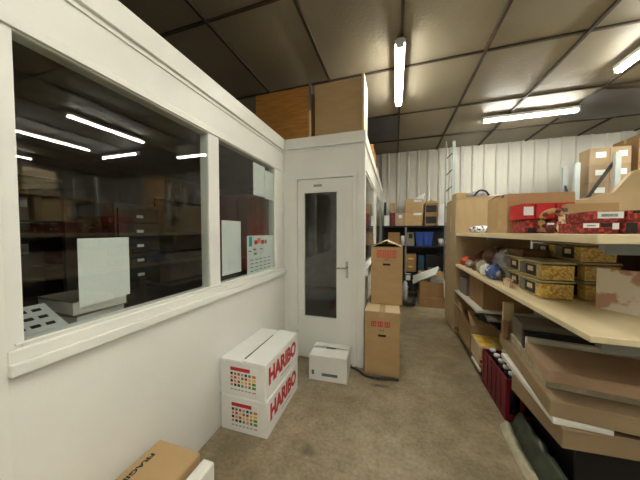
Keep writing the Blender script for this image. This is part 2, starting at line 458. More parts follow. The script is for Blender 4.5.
# office side wall along the aisle
m = MB()
XI = XS - .08
m.box(XI, XS, YD + .08, 6.26, 0, 1.02)
for y0, y1 in ((YD + .08, 2.84), (4.05, 4.50), (5.9, 6.26)): m.box(XI, XS, y0, y1, 1.02, 2.2)
m.box(XI, XS, YD + .08, 6.26, 2.2, ZT - .012)
struct(m.build('wall_aisle', 'paint'))
m = MB(); m.box(XS, XS + .022, YD, 6.24, 2.465, ZT); m.box(XS, XS + .012, YD, 6.24, 2.2, 2.24)
struct(m.build('trim_8', 'trim_paint', bevel=.003))
m = MB(); m.box(XS, XS + .04, YD + .1, 6.2, 1.0, 1.09)
struct(m.build('trim_9', 'trim_paint', bevel=.004))
for i, (y0, y1) in enumerate(((2.84, 4.05), (4.50, 5.9))):
    w = struct(thing('window_%d' % (i + 3), None, None))
    m = MB(); e = .025
    m.box(XI, XS, y0, y0 + e, 1.10, 2.2); m.box(XI, XS, y1 - e, y1, 1.10, 2.2); m.box(XI, XS, y0 + e, y1 - e, 2.17, 2.2); m.box(XI, XS + .004, y0, y1, 1.02, 1.106)
    m.build('window_frame', 'trim_paint', w)
    B(XS - .012, XS - .006, y0 + e, y1 - e, 1.106, 2.17).build('pane', 'glass', w)
# office shell
struct(B(-4.2, XL - .08, -3.9, 6.3, -.08, 0.0).build('floor_office', 'office_floor'))
struct(B(XL - .08, XI, YD + .08, 6.3, 0.0, 0.004).build('floor_lobby', 'office_floor'))
struct(B(-4.2, -4.1, -4.0, 6.3, 0, ZT).build('wall_office_back', 'office_wall'))
struct(B(-4.1, XL - .08, -4.0, -3.9, 0, ZT).build('wall_office_end', 'office_wall'))
m = MB(); m.box(-4.2, XL - .012, -3.9, 6.26, ZT - .05, ZT - .014); m.box(XL - .012, XS - .012, YD + .012, 6.26, ZT - .05, ZT - .014)
struct(m.build('roof_office', 'office_wall'))

# ---------------------------------------------------------------- fluorescent lamps
def lamp(label, x, y, length, along, group='ceiling lamps'):
    t = thing('fluorescent_lamp', label, 'lamp', (x, y, CEIL), 90 if along == 'y' else 0, group)
    L = length / 2
    MB().box(-L, L, -.052, .052, -.076, -.035).build('housing', 'lamp_white', t, bevel=.006)
    for s in (-1, 1):
        B(s * L * .6 - .01, s * L * .6 + .01, -.008, .008, -.035, 0.0).build('hanger', 'bar', t)
        B(s * L - .012, s * L + .012, -.036, .036, -.118, -.03).build('end_cap', 'white_plastic', t, bevel=.004)
    for s in (-1, 1):
        MB().tube([(-L + .012, s * .018, -.096), (L - .012, s * .018, -.096)], .0145, 12).build('tube', 'tube', t)
lamp('fluorescent lamp hanging over the aisle, pointing away, nearest the office door', .03, 3.16, 1.18, 'y')
lamp('fluorescent lamp running crosswise in front of the corrugated back wall', 2.02, 4.74, 1.26, 'x')
lamp('fluorescent lamp cut by the upper right edge of the picture', 2.44, 3.11, 1.24, 'y')
lamp('fluorescent lamp mirrored in the office window, far side of the hall, lengthwise', 4.1, 3.1, 1.24, 'y')
lamp('fluorescent lamp mirrored in the office window, far side of the hall, crosswise', 3.87, 4.2, 1.2, 'x')
lamp('added fluorescent fill lamp, unseen, behind the viewpoint over the aisle', .03, -1.7, 1.26, 'y')  # unseen lamp added to brighten surfaces that face the camera
lamp('added fluorescent fill lamp, unseen, overhead at the viewpoint', .55, -.05, 1.26, 'y')  # unseen, put in as extra light from above the camera
lamp('added fluorescent fill lamp, unseen, behind the viewpoint beyond the shelving', 2.36, -.4, 1.26, 'y')  # unseen lamp put in where the hall needed more light
lamp('fluorescent lamp at the farthest side of the hall', 6.3, 3.1, 1.24, 'y')
# sagging grey sheet under the ceiling
q = MB(); NX, NY = 14, 10
def sag(i, j):
    u = i / NX; v = j / NY
    return (2.66 + 1.5 * u - .1 * v, 4.30 + .32 * u + 1.05 * v * (1 - .3 * u) * (1 - .25 * abs(2 * u - 1) ** 2), CEIL - .022 - .06 * math.sin(math.pi * u) * math.sin(math.pi * min(1, v * .95 + .02)) ** .8)
g = [[q.bm.verts.new(sag(i, j)) for j in range(NY + 1)] for i in range(NX + 1)]
for i in range(NX):
    for j in range(NY):
        f = q.bm.faces.new([g[i][j], g[i][j + 1], g[i + 1][j + 1], g[i + 1][j]]); f.smooth = True
tag(q.build('plastic_sheet', 'tile_grey'), 'grey plastic sheet sagging from the ceiling behind the crosswise lamp', 'sheet')

# ---------------------------------------------------------------- on the office roof
t = thing('wood_panel', 'orange-brown wood-grained panel standing on the office roof', 'panel', (-1.32, 2.68, ZT - .012))
B(-.36, .345, 0, .36, 0, .625).build('board', 'wood_orange', t)
B(.347, .372, -.004, .02, 0, .34).build('batten', 'pale_wood', t)
B(.347, .372, -.004, .02, .342, .645).build('post', 'grey_metal', t)
t = carton('flat_carton', 'large plain brown carton on the office roof above the door', (-.635, 2.87, ZT - .012), (.55, .32, .635), 0, 'card', tape=None)
t = thing('plank', 'pale upright slab standing in for the lamplit side of the roof carton above the door', 'plank', (-.345, 2.70, ZT - .012))  # carton side lit by the lamp, its brightness put into pale colour
B(-.012, .012, -.03, .30, 0, .645).build('board', 'pale_wood', t)
MB().tube([(.012, .1, .3), (.016, .1, .3)], .012).build('brown_dot', 'brown_wood', t)
for k, (x, y, h) in enumerate(((-.40, 4.3, .34), (-.41, 5.3, .30))):
    tag(B(-.05, .05, -.3, .3, 0, h).build('roof_board', 'wood_orange', None, (x, y, ZT - .012)), ['orange wooden board at the roof edge behind the pale slab', 'orange wooden board on the roof edge nearest the back wall'][k], 'board')

# ---------------------------------------------------------------- paper stuck on the panes
XP = XL - .0195
def sheet(label, y0, y1, z0, z1, drop=0.0, extra=None, name='paper_sheet'):
    y0 *= 1.031; y1 *= 1.031; z0 = 1.5 + (z0 - 1.5) * 1.031; z1 = 1.5 + (z1 - 1.5) * 1.031
    m = MB(); v = [(XP, y0, z0 - drop), (XP + .0012, y0, z0 - drop), (XP, y1, z0), (XP + .0012, y1, z0), (XP, y0, z1 - drop * .2), (XP + .0012, y0, z1 - drop * .2), (XP, y1, z1), (XP + .0012, y1, z1)]
    m.hexa([v[0], v[1], v[2], v[3], v[4], v[5], v[6], v[7]])
    return tag(m.build(name, 'paper'), label, 'paper')
sheet('large blank white sheet taped inside the nearest office window', .645, .845, 1.195, 1.475, .012)
sheet('white sheet at the lower corner of the window beside the door', 1.51, 1.745, 1.165, 1.59)
sheet('upper white sheet in the window beside the door, farther from the door', 1.94, 2.145, 1.845, 2.145)
sheet('upper white sheet in the window beside the door, nearest the door', 2.152, 2.318, 1.835, 2.12)
t = thing('calendar_poster', 'white planner poster with small coloured pictures in the window beside the door', 'poster', (XP, 1.89, 1.105))
B(0, .0012, 0, .50, 0, .36).build('sheet', 'paper', t)
cols = ['teal_ink', 'red_ink', 'orange_ink', 'green_ink', 'grey_ink']
k = 0
for (y, z, w, h, c) in ((.03, .24, .05, .09, 0), (.12, .255, .05, .04, 1), (.17, .265, .06, .05, 2), (.24, .255, .06, .04, 1), (.31, .255, .04, .04, 4), (.10, .20, .05, .015, 1), (.11, .155, .05, .02, 3), (.22, .20, .05, .012, 4), (.02, .19, .05, .01, 4)):
    B(.0012, .0018, y, y + w, z + .02, z + h + .02).build('picture', cols[c], t)
for i in range(5):
    for j in range(4):
        B(.0012, .0018, .05 + i * .08, .10 + i * .08, .02 + j * .035, .028 + j * .035).build('line_of_text', 'grey_ink', t)

# ---------------------------------------------------------------- inside the office
t = thing('office_counter', 'dark counter running along the inside of the office windows', 'counter', (-1.68, .9, 0))
B(-.34, .325, -1.5, 1.6, 1.0, 1.04).build('top', 'office_dark', t)
for y in (-1.4, 0, 1.5): B(-.3, .3, y - .02, y + .02, 0, 1.0).build('leg', 'office_dark', t)
for k, (y, x, a, h, z) in enumerate(((.80, -1.56, 8, .07, 1.04), (.82, -1.55, -3, .065, 1.112))):
    t = thing('thick_catalogue', ['lower pale catalogue of the pile behind the window', 'upper pale catalogue of the pile behind the window'][k], 'book', (x, y, z), a)
    B(-.15, .15, -.11, .11, .004, h - .004).build('pages', 'foam', t)
    m = MB(); m.box(-.153, .153, -.113, .113, 0, .004); m.box(-.153, .153, -.113, .113, h - .004, h); m.box(-.153, .153, .11, .113, .004, h - .004)
    m.build('cover', 'card_grey', t)
t = thing('price_card', 'white card with rows of dark dashes lying behind the nearest window', 'card', (-1.45, .60, 1.042))
def pc(x, y, o=0): return (x, y, .035 + (.1 - x) * .45 + o)
MB().hexa([pc(-.1, -.14), pc(.1, -.14), pc(-.1, .07), pc(.1, .07), pc(-.1, -.14, .004), pc(.1, -.14, .004), pc(-.1, .07, .004), pc(.1, .07, .004)]).build('sheet', 'paper', t)
for i in range(3):
    for j in range(4):
        x = -.07 + .05 * i; y = -.12 + .045 * j
        MB().hexa([pc(x, y, .0035), pc(x + .016, y, .0035), pc(x, y + .028, .0035), pc(x + .016, y + .028, .0035), pc(x, y, .006), pc(x + .016, y, .006), pc(x, y + .028, .006), pc(x + .016, y + .028, .006)]).build('dash', 'black_ink', t)
t = thing('card_tray', 'tray of loose papers on the counter behind the nearest window', 'tray', (-1.75, .48, 1.04))
B(-.12, .12, -.2, .2, 0, .06).build('tray', 'office_dark', t)
for k in range(4): B(-.1, .1, -.18 + k * .085, -.12 + k * .085, .06, .10 + .02 * (k % 2)).build('paper_bundle', 'card_grey', t)
t = thing('drawer_cabinet', 'dark cabinet with a column of white-labelled drawers inside the office', 'cabinet', (-2.5, 1.62, 0))
B(-.25, .24, -.2, .2, 0, 1.75).build('body', 'office_dark', t)
for k in range(12):
    d = B(.24, .255, -.18, .18, .12 + k * .133, .24 + k * .133).build('drawer', 'office_dark', t)
    B(.255, .258, -.03, .03, .165 + k * .133, .19 + k * .133).build('drawer_label', 'paper', d)
t = thing('red_cabinet', 'orange-red cabinet standing inside the office behind the taped sheets', 'cabinet', (-2.4, 3.38, 0))
B(-.3, .3, -.27, .27, 0, 2.06).build('body', 'office_red', t)
B(.3, .312, -.26, -.003, .08, 2.03).build('door', 'office_red', t); B(.3, .312, .003, .26, .08, 2.03).build('door', 'office_red', t)
t = thing('framed_board', 'dark-framed grey board on the rear wall of the office', 'board', (-4.09, 3.75, 1.15))
B(0, .02, -.5, .5, 0, .9).build('panel', 'card_grey', t)
m = MB(); m.box(0, .04, -.55, -.5, -.05, .95); m.box(0, .04, .5, .55, -.05, .95); m.box(0, .04, -.5, .5, -.05, 0); m.box(0, .04, -.5, .5, .9, .95)
m.build('frame', 'black_plastic', t)
t = thing('office_bookcase', 'tall dark bookcase against the rear wall of the office', 'bookcase', (-3.9, .6, 0))
m = MB(); m.box(-.18, .2, -1.2, -1.17, 0, 2.1); m.box(-.18, .2, 1.17, 1.2, 0, 2.1); m.box(-.18, -.16, -1.17, 1.17, 0, 2.1)
m.build('carcass', 'office_dark', t)
for z in (.1, .6, 1.1, 1.6, 2.07): B(-.16, .2, -1.17, 1.17, z, z + .025).build('shelf', 'office_dark', t)
cl = ['office_red', 'card_dark', 'card_grey', 'black_plastic', 'teal_dark', 'brown_wood']
cn = ['red', 'brown', 'grey', 'black', 'teal', 'dark brown']
for si, z in enumerate((1.125, 1.625)):
    for k in range(7):
        c = random.randrange(6); h = .28 + .08 * random.random()
        y = -1.1 + k * .33
        t = thing('ring_binder', cn[c] + ' ring binder, %s from the near end of the %s office bookcase shelf' % (('first', 'second', 'third', 'fourth', 'fifth', 'sixth', 'seventh')[k], ('lower', 'upper')[si]), 'binder', (-3.85, .6 + y, z), 0, 'binders in the office bookcase')
        B(-.13, .14, -.04, .04, 0, h).build('cover', cl[c], t); B(.14, .142, -.025, .025, h * .4, h * .7).build('spine_label', 'paper', t)

# ---------------------------------------------------------------- boxes with red HARIBO lettering
def haribo(label, z, h, rz, cx, cy, lid):
    t = thing('sweets_carton', label, 'box', (cx, cy, z), rz, 'white sweets cartons')
    x, y = .195, .30
    B(-x, x, -y, y, 0, h - .005).build('body', 'card_white', t, bevel=.004, seg=1)
    for s in (-1, 1):
        m = MB(); a, b_ = sorted((s * (.011 if lid else .003), s * (x - .002))); up = .012 if lid else 0
        q0, q1 = (up, 0) if s < 0 else (0, up)
        m.hexa([(a, -y + .002, h - .005), (b_, -y + .002, h - .005), (a, y - .002, h - .005), (b_, y - .002, h - .005),
                (a, -y + .002, h + (up if s > 0 else 0) * .4), (b_, -y + .002, h), (a, y - .002, h + (up if s > 0 else 0) * .8), (b_, y - .002, h)])
        m.build('flap', 'card_white', t)
    if lid: B(-.012, .012, -y + .05, y - .1, h - .006, h - .0045).build('gap', 'dark_gap', t)
    place_text('lettering', 'HARIBO', .165, 'red_ink', t, (x + .0008, .0, h * .56), (0, 1, 0), (0, 0, 1), .0085, 1, .50)
    B(x, x + .001, -.06, .12, h * .2, h * .215).build('small_line', 'grey_ink', t)
    p = B(-.10, .125, -y - .001, -y, h * .16, h * .84).build('print', 'card_white', t)
    B(-.10, .07, -y - .002, -y - .001, h * .72, h * .82).build('print_band', 'red_ink', p)
    cc = ['red_ink', 'yellow_ink', 'orange_ink', 'green_ink', 'pink_ink', 'black_ink']
    rnd = random.Random(5)
    for i in range(7):
        for j in range(5):
            c = cc[rnd.randrange(6)]
            if j == 0: c = 'grey_ink'
            if i == 6: c = cc[[0, 3, 3, 1, 2][j]]
            w = .020 if i < 6 else .03
            xx = -.098 + i * .031; zz = h * (.18 + j * .105)
            B(xx, xx + w, -y - .002, -y - .001, zz, zz + (.019 if j else .006)).build('sweet_picture', c, p)
    return t
haribo('lower of two white cartons with red HARIBO lettering, standing on the floor', 0, .272, 1, -1.068, 1.79, False)
haribo('upper of two white cartons with red HARIBO lettering, stacked on the other', .273, .268, 0, -1.072, 1.79, True)

# small white box by the door
t = carton('white_carton', 'small white carton with loosely folded flaps in front of the door', (-.64, 2.425, 0), (.385, .30, .245), 3, 'card_white', flaps=(-84, -78, -88, 62 - 150), inner='card_white')
B(-.06, .10, -.1512, -.15, .05, .078).build('print', 'grey_ink', t)
B(-.165, -.14, -.1512, -.15, .055, .10).build('symbol', 'grey_ink', t)

# two brown cartons with red handling marks
def tall_carton(label, loc, dims, rz, top):
    t = thing('tall_carton', label, 'box', loc, rz, 'tall brown cartons by the office corner')
    x, y, h = dims[0] / 2, dims[1] / 2, dims[2]
    B(-x, x, -y, y, 0, h - .004).build('body', 'card', t, bevel=.006, seg=1)
    if top:
        flap(t, (-x, -y, h - .004), (-x, y, h - .004), (-1, 0, 0), -66, x * 1.08, 'card_pale')
        flap(t, (x, -y, h - .004), (x, y, h - .004), (1, 0, 0), -68, x * 1.05, 'card_pale')
        flap(t, (-x, y, h - .004), (x, y, h - .004), (0, 1, 0), -80, .15, 'card_pale')
    else:
        for s in (-1, 1):
            a, b_ = sorted((s * .004, s * (x - .002)))
            B(a, b_, -y + .002, y - .002, h - .004, h).build('flap', 'card_pale', t)
        B(-.03, .03, -y - .001, y + .001, h, h + .001).build('tape', 'tape', t)
        B(-.03, .03, -y - .001, -y, h - .06, h).build('tape', 'tape', t)
    zt = h - (.082 if top else .13); sh = .042 if top else .028
    for k in range(4 if top else 3):
        w = .048 if top else .052; st = .055 if top else .068
        x0 = -.11 + k * st
        s = MB(); f = .008
        s.box(x0, x0 + w, -y - .001, -y, zt - sh, zt - sh + f); s.box(x0, x0 + w, -y - .001, -y, zt + sh - f, zt + sh)
        s.box(x0, x0 + f, -y - .001, -y, zt - sh + f, zt + sh - f); s.box(x0 + w - f, x0 + w, -y - .001, -y, zt - sh + f, zt + sh - f)
        s.box(x0 + w * .4, x0 + w * .62, -y - .001, -y, zt - sh + f, zt + sh - f); s.box(x0 + f, x0 + w * .4, -y - .001, -y, zt - .003, zt + .004)
        s.build('handling_symbol', 'brown_red_ink' if top else 'red_ink', t)
    for s_ in (-.018, .008): B(s_, s_ + .012, -y - .001, -y, zt - .075, zt - .055).build('size_mark', 'grey_ink', t)
    B(-.04, .04, -y - .001, -y, zt - .13, zt - .108).build('hand_hole', 'dark_gap', t, bevel=.0)
    B(-.055, .02, -y - .0009, -y, .12, .123).build('crease', 'tape', t)
    return t
tall_carton('lower tall brown carton with three red square marks, on the floor', (-.125, 2.85, 0), (.355, .64, .675), 1, False)
tall_carton('upper tall brown carton with red marks and open top, on the other carton', (-.088, 2.985, .677), (.345, .35, .655), 0, True)
t = MB(); import itertools
pts = [(-.46, 2.585, .012), (-.36, 2.54, .012), (-.28, 2.47, .012), (-.16, 2.46, .012), (-.05, 2.485, .012), (.05, 2.49, .012)]
def smooth(p, n=5):
    p = [Vector(q) for q in p]; out = []
    for i in range(len(p) - 1):
        a, b_, c, d = p[max(i - 1, 0)], p[i], p[i + 1], p[min(i + 2, len(p) - 1)]
        for k in range(n):
            u = k / n
            out.append(.5 * ((2 * b_) + (c - a) * u + (2 * a - 5 * b_ + 4 * c - d) * u * u + (3 * b_ - a - 3 * c + d) * u ** 3))
    return out + [p[-1]]
tag(MB().tube(smooth(pts), .011, 8).build('floor_cable', 'cable'), 'dark cable curving on the floor in front of the brown cartons', 'cable')

# brown box with FRAGILE and white foam slab in the near corner
t = thing('fragile_box', 'flat-topped brown box with dark lettering, close to the white wall', 'box', (-1.095, .68, 0))
B(-.135, .14, -.30, .29, 0, .348).build('body', 'card', t, bevel=.004, seg=1)
B(-.133, .138, -.298, .288, .348, .352).build('lid', 'card', t)
place_text('lettering', 'FRAGILE', .032, 'black_ink', t, (-.088, .125, .3525), (0, -1, 0), (1, 0, 0), .0012, 1, .18)
t = thing('foam_slab', 'white foam slab standing against the brown lettered box', 'slab', (-.905, .69, 0))
B(-.035, .035, -.28, .285, 0, .325).build('slab', 'foam', t, bevel=.01)
for z in (.1, .22): B(-.02, .02, .285, .288, z, z + .05).build('recess', 'card_grey', t)

# ---------------------------------------------------------------- the long storage shelf
SX0, SX1, SY0, SY1 = .85, 1.95, 1.37, 3.93
t = thing('storage_shelf', 'long pale wooden storage shelf unit along the aisle', 'shelf', (0, 0, 0))
B(SX0, SX1, SY0, SY1, 1.447, 1.489).build('shelf_board', 'shelf_wood', t, bevel=.003, seg=1)
B(SX0, SX1, SY0 + .02, SY1, .998, 1.03).build('shelf_board', 'shelf_wood', t, bevel=.003, seg=1)
B(SX0, 1.5, 2.95, SY1, .63, .655).build('shelf_board', 'laminate', t)
B(SX0, SX1, 2.76, SY1, .075, .10).build('bottom_board', 'brown_wood', t)
B(SX0 - .012, SX0, 2.78, 3.06, .07, .10).build('edge_strip', 'laminate', t)
B(SX0 + .03, SX0 + .05, 2.76, SY1, 0, .075).build('kickboard', 'dark_gap', t)
B(SX1 - .02, SX1, SY0 + .2, SY1, .10, 1.447).build('back_panel', 'brown_wood', t)
for z in (1.447, .998):
    m = MB(); m.box(SX0 + .06, SX1, SY0 + .05, SY0 + .09, z - .035, z); m.box(SX0 + .06, SX1, SY0 + .05, SY0 + .053, z - .05, z - .035)
    m.build('bracket', 'grey_metal', t)
    B(SX0 + .05, SX1, 2.83, 2.87, z - .03, z).build('bracket', 'grey_metal', t)
for y in (SY0 + .1, 2.6, SY1 - .06): B(SX1 - .07, SX1 - .02, y, y + .05, 0.1, 1.447).build('upright', 'brown_wood', t)
B(.856, .866, 1.995, 2.03, .992, 1.0).build('screw_plate', 'chrome', t)
t = thing('end_cabinet', 'tall pale wooden cabinet at the far end of the storage shelf', 'cabinet', (1.3, 4.28, 0))
B(-.45, .45, -.34, .34, 0, 1.985).build('body', 'cab_wood', t)
B(-.46, -.45, -.33, .0, .05, 1.96).build('door', 'cab_wood', t); B(-.46, -.45, .005, .33, .05, 1.96).build('door', 'cab_wood', t)
B(-.452, .452, -.345, .345, 1.985, 2.0).build('top', 'cab_wood', t)
B(-.462, -.46, -.05, -.03, 1.5, 1.75).build('paper_strip', 'paper', t)

# on the cabinet
carton('small_carton', 'small brown carton on the cabinet at its aisle corner', (.94, 4.2, 2.0), (.14, .2, .09), 5, 'card')
t = thing('packing_paper', 'crumpled grey packing paper on top of the tall cabinet', 'paper')
MB().blob((1.15, 4.15, 2.045), (.14, .12, .05), .5, 2.5, 3, 4).build('sheet', 'bag_grey', t)
tag(MB().tube(smooth([(1.10, 4.05, 2.03), (1.16, 4.02, 2.10), (1.24, 4.04, 2.09), (1.30, 4.08, 2.03)]), .014, 6).build('black_strap', 'black_plastic'), 'black strap looped over the packing paper on the cabinet', 'strap')
t = thing('flat_board', 'thin white board lying on the tall cabinet', 'board', (1.45, 4.1, 2.0), 4)
B(-.16, .25, -.1, .1, 0, .03).build('board', 'laminate', t)

# upper board: large open carton
ZU = 1.49
t = carton('large_open_carton', 'large brown open carton on the top board of the shelf', (1.135, 2.66, ZU), (.45, .46, .33), 0, 'card', flaps=(-95, -84, -100, -100))
B(-.227, -.225, -.03, .03, .03, .30).build('tape', 'tape', t)
MB().blob((-.2, -.12, .325), (.03, .05, .02), .3, 3, 2, 2).build('black_handle', 'black_plastic', t)
# bar of chocolate-like pack with purple marks at the far end
t = thing('purple_pack', 'white bag with purple lettering at the far end of the top board', 'bag', (1.07, 3.55, ZU), 12)
MB().blob((0, 0, .045), (.16, .08, .048), .18, 2.4, 3, 1).build('bag', 'milky_print', t)
t = thing('clear_bag', 'clear bag of brown sweets leaning beside the purple pack', 'bag', (1.17, 3.25, ZU))
MB().blob((0, 0, .06), (.07, .06, .065), .25, 3, 3, 8).build('bag', 'bag_clear', t)
# red gift boxes
def flat_box(name, label, loc, dims, rz, material, cat='box', group=None, faces=(), bevel=.002):
    t = thing(name, label, cat, loc, rz, group)
    x, y, h = dims[0] / 2, dims[1] / 2, dims[2]
    B(-x, x, -y, y, 0, h * .93).build('body', material, t, bevel=bevel, seg=1)
    B(-x - .001, x + .001, -y - .001, y + .001, h * .93, h).build('lid', material, t)
    for (fx0, fx1, fz0, fz1, c) in faces:     # printed marks on the near face, as fractions
        B(-x + fx0 * 2 * x, -x + fx1 * 2 * x, -y - .002, -y - .0008, h * fz0, h * fz1).build('print', c, t)
    return t
flat_box('red_box', 'bright red box on top of two smaller red packs in the large carton row', (1.06, 2.27, ZU + .105), (.30, .22, .115), 0, 'red_box', faces=((.0, .2, .25, .8, 'paper'), (.22, .26, .05, .95, 'dark_red'), (.62, .66, .05, .95, 'dark_red')))
flat_box('red_pack', 'dark red pack under the bright red box, nearest the aisle', (.985, 2.25, ZU), (.13, .2, .10), 0, 'snack_print', faces=((.1, .5, .05, .4, 'black_ink'), (.55, .9, .1, .35, 'pink_ink')))
flat_box('red_pack', 'dark red pack under the bright red box, away from the aisle', (1.13, 2.25, ZU), (.14, .2, .10), 0, 'snack_print', faces=((.1, .3, .05, .3, 'black_ink'), (.4, .6, .05, .3, 'paper')))
# round straw basket/wreath
t = thing('straw_wreath', 'round straw wreath leaning among the red packs', 'wreath', (1.035, 2.06, ZU))
ring = [(.0 + .062 * math.cos(a), 0, .085 + .068 * math.sin(a)) for a in [2 * math.pi * k / 20 for k in range(21)]]
MB().tube(ring, .02, 8).build('ring', 'straw', t)
for k in range(5):
    a = k * 1.25; MB().blob((.062 * math.cos(a), -.018, .09 + .066 * math.sin(a)), (.016, .012, .016), .2, 3, 2, k).build('ornament', 'dark_red', t)
t = thing('tin_with_cap', 'small dark jar with pale cap in front of the wreath', 'jar', (.985, 1.98, ZU))
MB().tube([(0, 0, 0), (0, 0, .055)], .022, 14).build('glass_body', 'dark_red', t); MB().tube([(0, 0, .055), (0, 0, .07)], .018, 14).build('cap', 'foam', t)
for k, (x, y, h, mtl, lb) in enumerate(((1.03, 1.94, .10, 'sweet_print', 'tall printed sweet bag beside the dark jar'), (1.075, 1.98, .13, 'bag_clear', 'pale cellophane bag behind the snack cartons'), (1.0, 1.88, .07, 'sweet_print', 'small printed sweet bag next to the snack cartons'), (1.10, 2.06, .16, 'bag_brown', 'brown paper bag standing behind the printed sweet bag'))):
    t = thing('sweet_bag', lb, 'bag', (x, y, ZU), 10 * k)
    MB().blob((0, 0, h * .46), (.03, .02, h * .5), .2, 2.5, 3, k).build('bag', mtl, t)
    B(-.024, .024, -.003, .003, h * .85, h * 1.08).build('top_seam', mtl, t)
# shallow tray carton behind
t = carton('tray_carton', 'shallow open brown tray behind the snack cartons', (1.27, 2.18, ZU), (.27, .16, .205), 0, 'card', flaps=(None, None, None, None))
# snack cartons, two layers
snacks = [
 (1.045, 1.77, 0, 'lower red snack carton with white band, nearest the aisle', ((.0, .45, .55, .95, 'paper'), (.5, .8, .6, .95, 'black_ink'), (.82, 1, .4, .95, 'paper'), (.1, .35, .68, .8, 'grey_ink'))),
 (1.205, 1.75, 0, 'lower red snack carton in the middle with dark triangle', ((.0, .3, .1, .95, 'black_ink'), (.6, .75, .3, .5, 'orange_ink'))),
 (1.365, 1.73, 0, 'lower red snack carton farthest from the aisle', ((.0, .1, .1, .95, 'paper'), (.3, .9, .5, .95, 'black_ink'))),
 (1.085, 1.79, 1, 'upper snack carton with white lettered band, nearest the aisle', ((.25, .95, .35, .95, 'paper'), (.35, .8, .5, .75, 'grey_ink'))),
 (1.235, 1.77, 1, 'upper red snack carton in the middle with black lid', ((.1, .6, .75, 1.0, 'black_ink'), (.65, .9, .4, .9, 'paper'))),
 (1.39, 1.75, 1, 'upper dark snack carton farthest from the aisle', ((.0, .95, .1, .95, 'black_ink'),)),
]
for x, y, lv, lb, fc in snacks:
    flat_box('snack_carton', lb, (x, y, ZU + lv * .062), (.148, .2, .06), -2 if lv else 1, 'snack_print', group='red snack cartons', faces=fc)
# bent cardboard sheet at the back
t = thing('bent_cardboard', 'large bent pale cardboard sheet standing behind the snack cartons', 'cardboard', (0, 2.62, ZU))
MB().prism([(1.47, 0), (1.47, .285), (1.60, .31), (1.72, .34), (1.83, .50), (1.93, .535), (1.93, 0)], 1, 0, .04).build('sheet', 'card_pale', t)
B(1.47, 1.56, -.002, .042, .285, .29).build('white_edge', 'laminate', t)

# mid board: candy tubs, bags
ZM = 1.031
def tub(label, x, y, z, rz=0, full=True):
    t = thing('candy_tub', label, 'tub', (x, y, z), rz, 'tubs of yellow sweets')
    def fr(m, sx, sy, tx, ty, z0, z1):
        m.hexa([(-sx, -sy, z0), (sx, -sy, z0), (-sx, sy, z0), (sx, sy, z0), (-tx, -ty, z1), (tx, -ty, z1), (-tx, ty, z1), (tx, ty, z1)]); return m
    fr(MB(), .094, .148, .097, .151, 0, .118).build('container', 'tub_plastic', t, bevel=.006)
    c = fr(MB(), .091, .145, .093, .147, .004, .106).build('sweets', 'candy', t, bevel=.006); c['kind'] = 'stuff'
    fr(MB(), .100, .153, .098, .151, .117, .129).build('lid', 'lid_clear', t, bevel=.003)
    p = B(-.0985, -.0965, -.08, .05, .02, .10).build('side_label', 'black_plastic', t)
    B(-.0995, -.0985, -.05, .02, .05, .085).build('label_picture', 'sweet_print', p)
    B(-.0975, -.096, .06, .14, .015, .105).build('side_label', 'card_grey', t)
    return t
TB = .130
for lb, x, y, l, a in (
    ('bottom sweets tub of the near stack by the shelf edge', 1.075, 2.21, 0, 0), ('top sweets tub of the near stack by the shelf edge', 1.075, 2.21, 1, 1),
    ('bottom sweets tub of the rear stack by the shelf edge', 1.10, 2.53, 0, 2), ('top sweets tub of the rear stack by the shelf edge', 1.10, 2.53, 1, 0),
    ('bottom sweets tub of the tall stack beside the printed panel', 1.33, 2.24, 0, 2), ('middle sweets tub of the tall stack beside the printed panel', 1.33, 2.24, 1, 0), ('top sweets tub of the tall stack beside the printed panel', 1.32, 2.25, 2, -2),
    ('bottom sweets tub in the back row of the shelf', 1.34, 2.57, 0, 0), ('middle sweets tub in the back row of the shelf', 1.34, 2.57, 1, 1), ('top sweets tub in the back row of the shelf', 1.32, 2.57, 2, 2)):
    tub(lb, x, y, ZM + l * TB, a)
carton('low_carton', 'low dark brown tray lying on the rear sweets tubs', (1.12, 2.56, ZM + 2 * TB), (.19, .26, .055), 0, 'brown_wood', tape=None)
flat_box('red_sticker_pack', 'small red and white pack leaning against the sweets tubs', (.925, 2.42, ZM), (.03, .10, .07), 4, 'sweet_print', 'pack')
def bag(label, c, r, mt, seed, amp=.3):
    t = thing('sweets_bag', label, 'bag', (c[0], c[1], ZM))
    MB().blob((0, 0, r[2] * .92), r, amp, 2.6, 3, seed).build('bag', mt, t)
    MB().blob((0.01, 0, r[2] * 1.9), (r[0] * .4, r[1] * .3, r[2] * .25), .5, 3, 2, seed + 1).build('gathered_top', mt, t)
bag('blue and white bag at the middle board edge', (.945, 2.80, 0), (.065, .09, .07), 'bag_blue', 3)
bag('tall crumpled grey bag behind the blue bag', (1.06, 2.85, 0), (.075, .10, .14), 'bag_grey', 11, .5)
bag('second tall grey film bag farther along the board', (1.12, 3.10, 0), (.08, .10, .12), 'bag_grey', 17, .5)
bag('white tissue bag beside the blue bag', (.93, 2.98, 0), (.05, .07, .06), 'foam', 6)
bag('grey cellophane bag in the row of bags', (.96, 3.16, 0), (.06, .09, .075), 'bag_clear', 5, .4)
bag('brown bag in the row of bags', (.97, 3.36, 0), (.07, .08, .065), 'bag_brown', 9)
bag('silver bag lying at the board edge', (.95, 3.58, 0), (.06, .09, .05), 'silver', 12)
bag('large brown bag at the far end of the middle board', (1.17, 3.4, 0), (.12, .16, .15), 'bag_brown', 15)
bag('orange-red bag at the far end of the middle board', (.96, 3.80, 0), (.08, .09, .06), 'bag_red', 14)
bag('dark red bag behind the orange-red bag', (1.14, 3.76, 0), (.09, .09, .10), 'dark_red', 2)
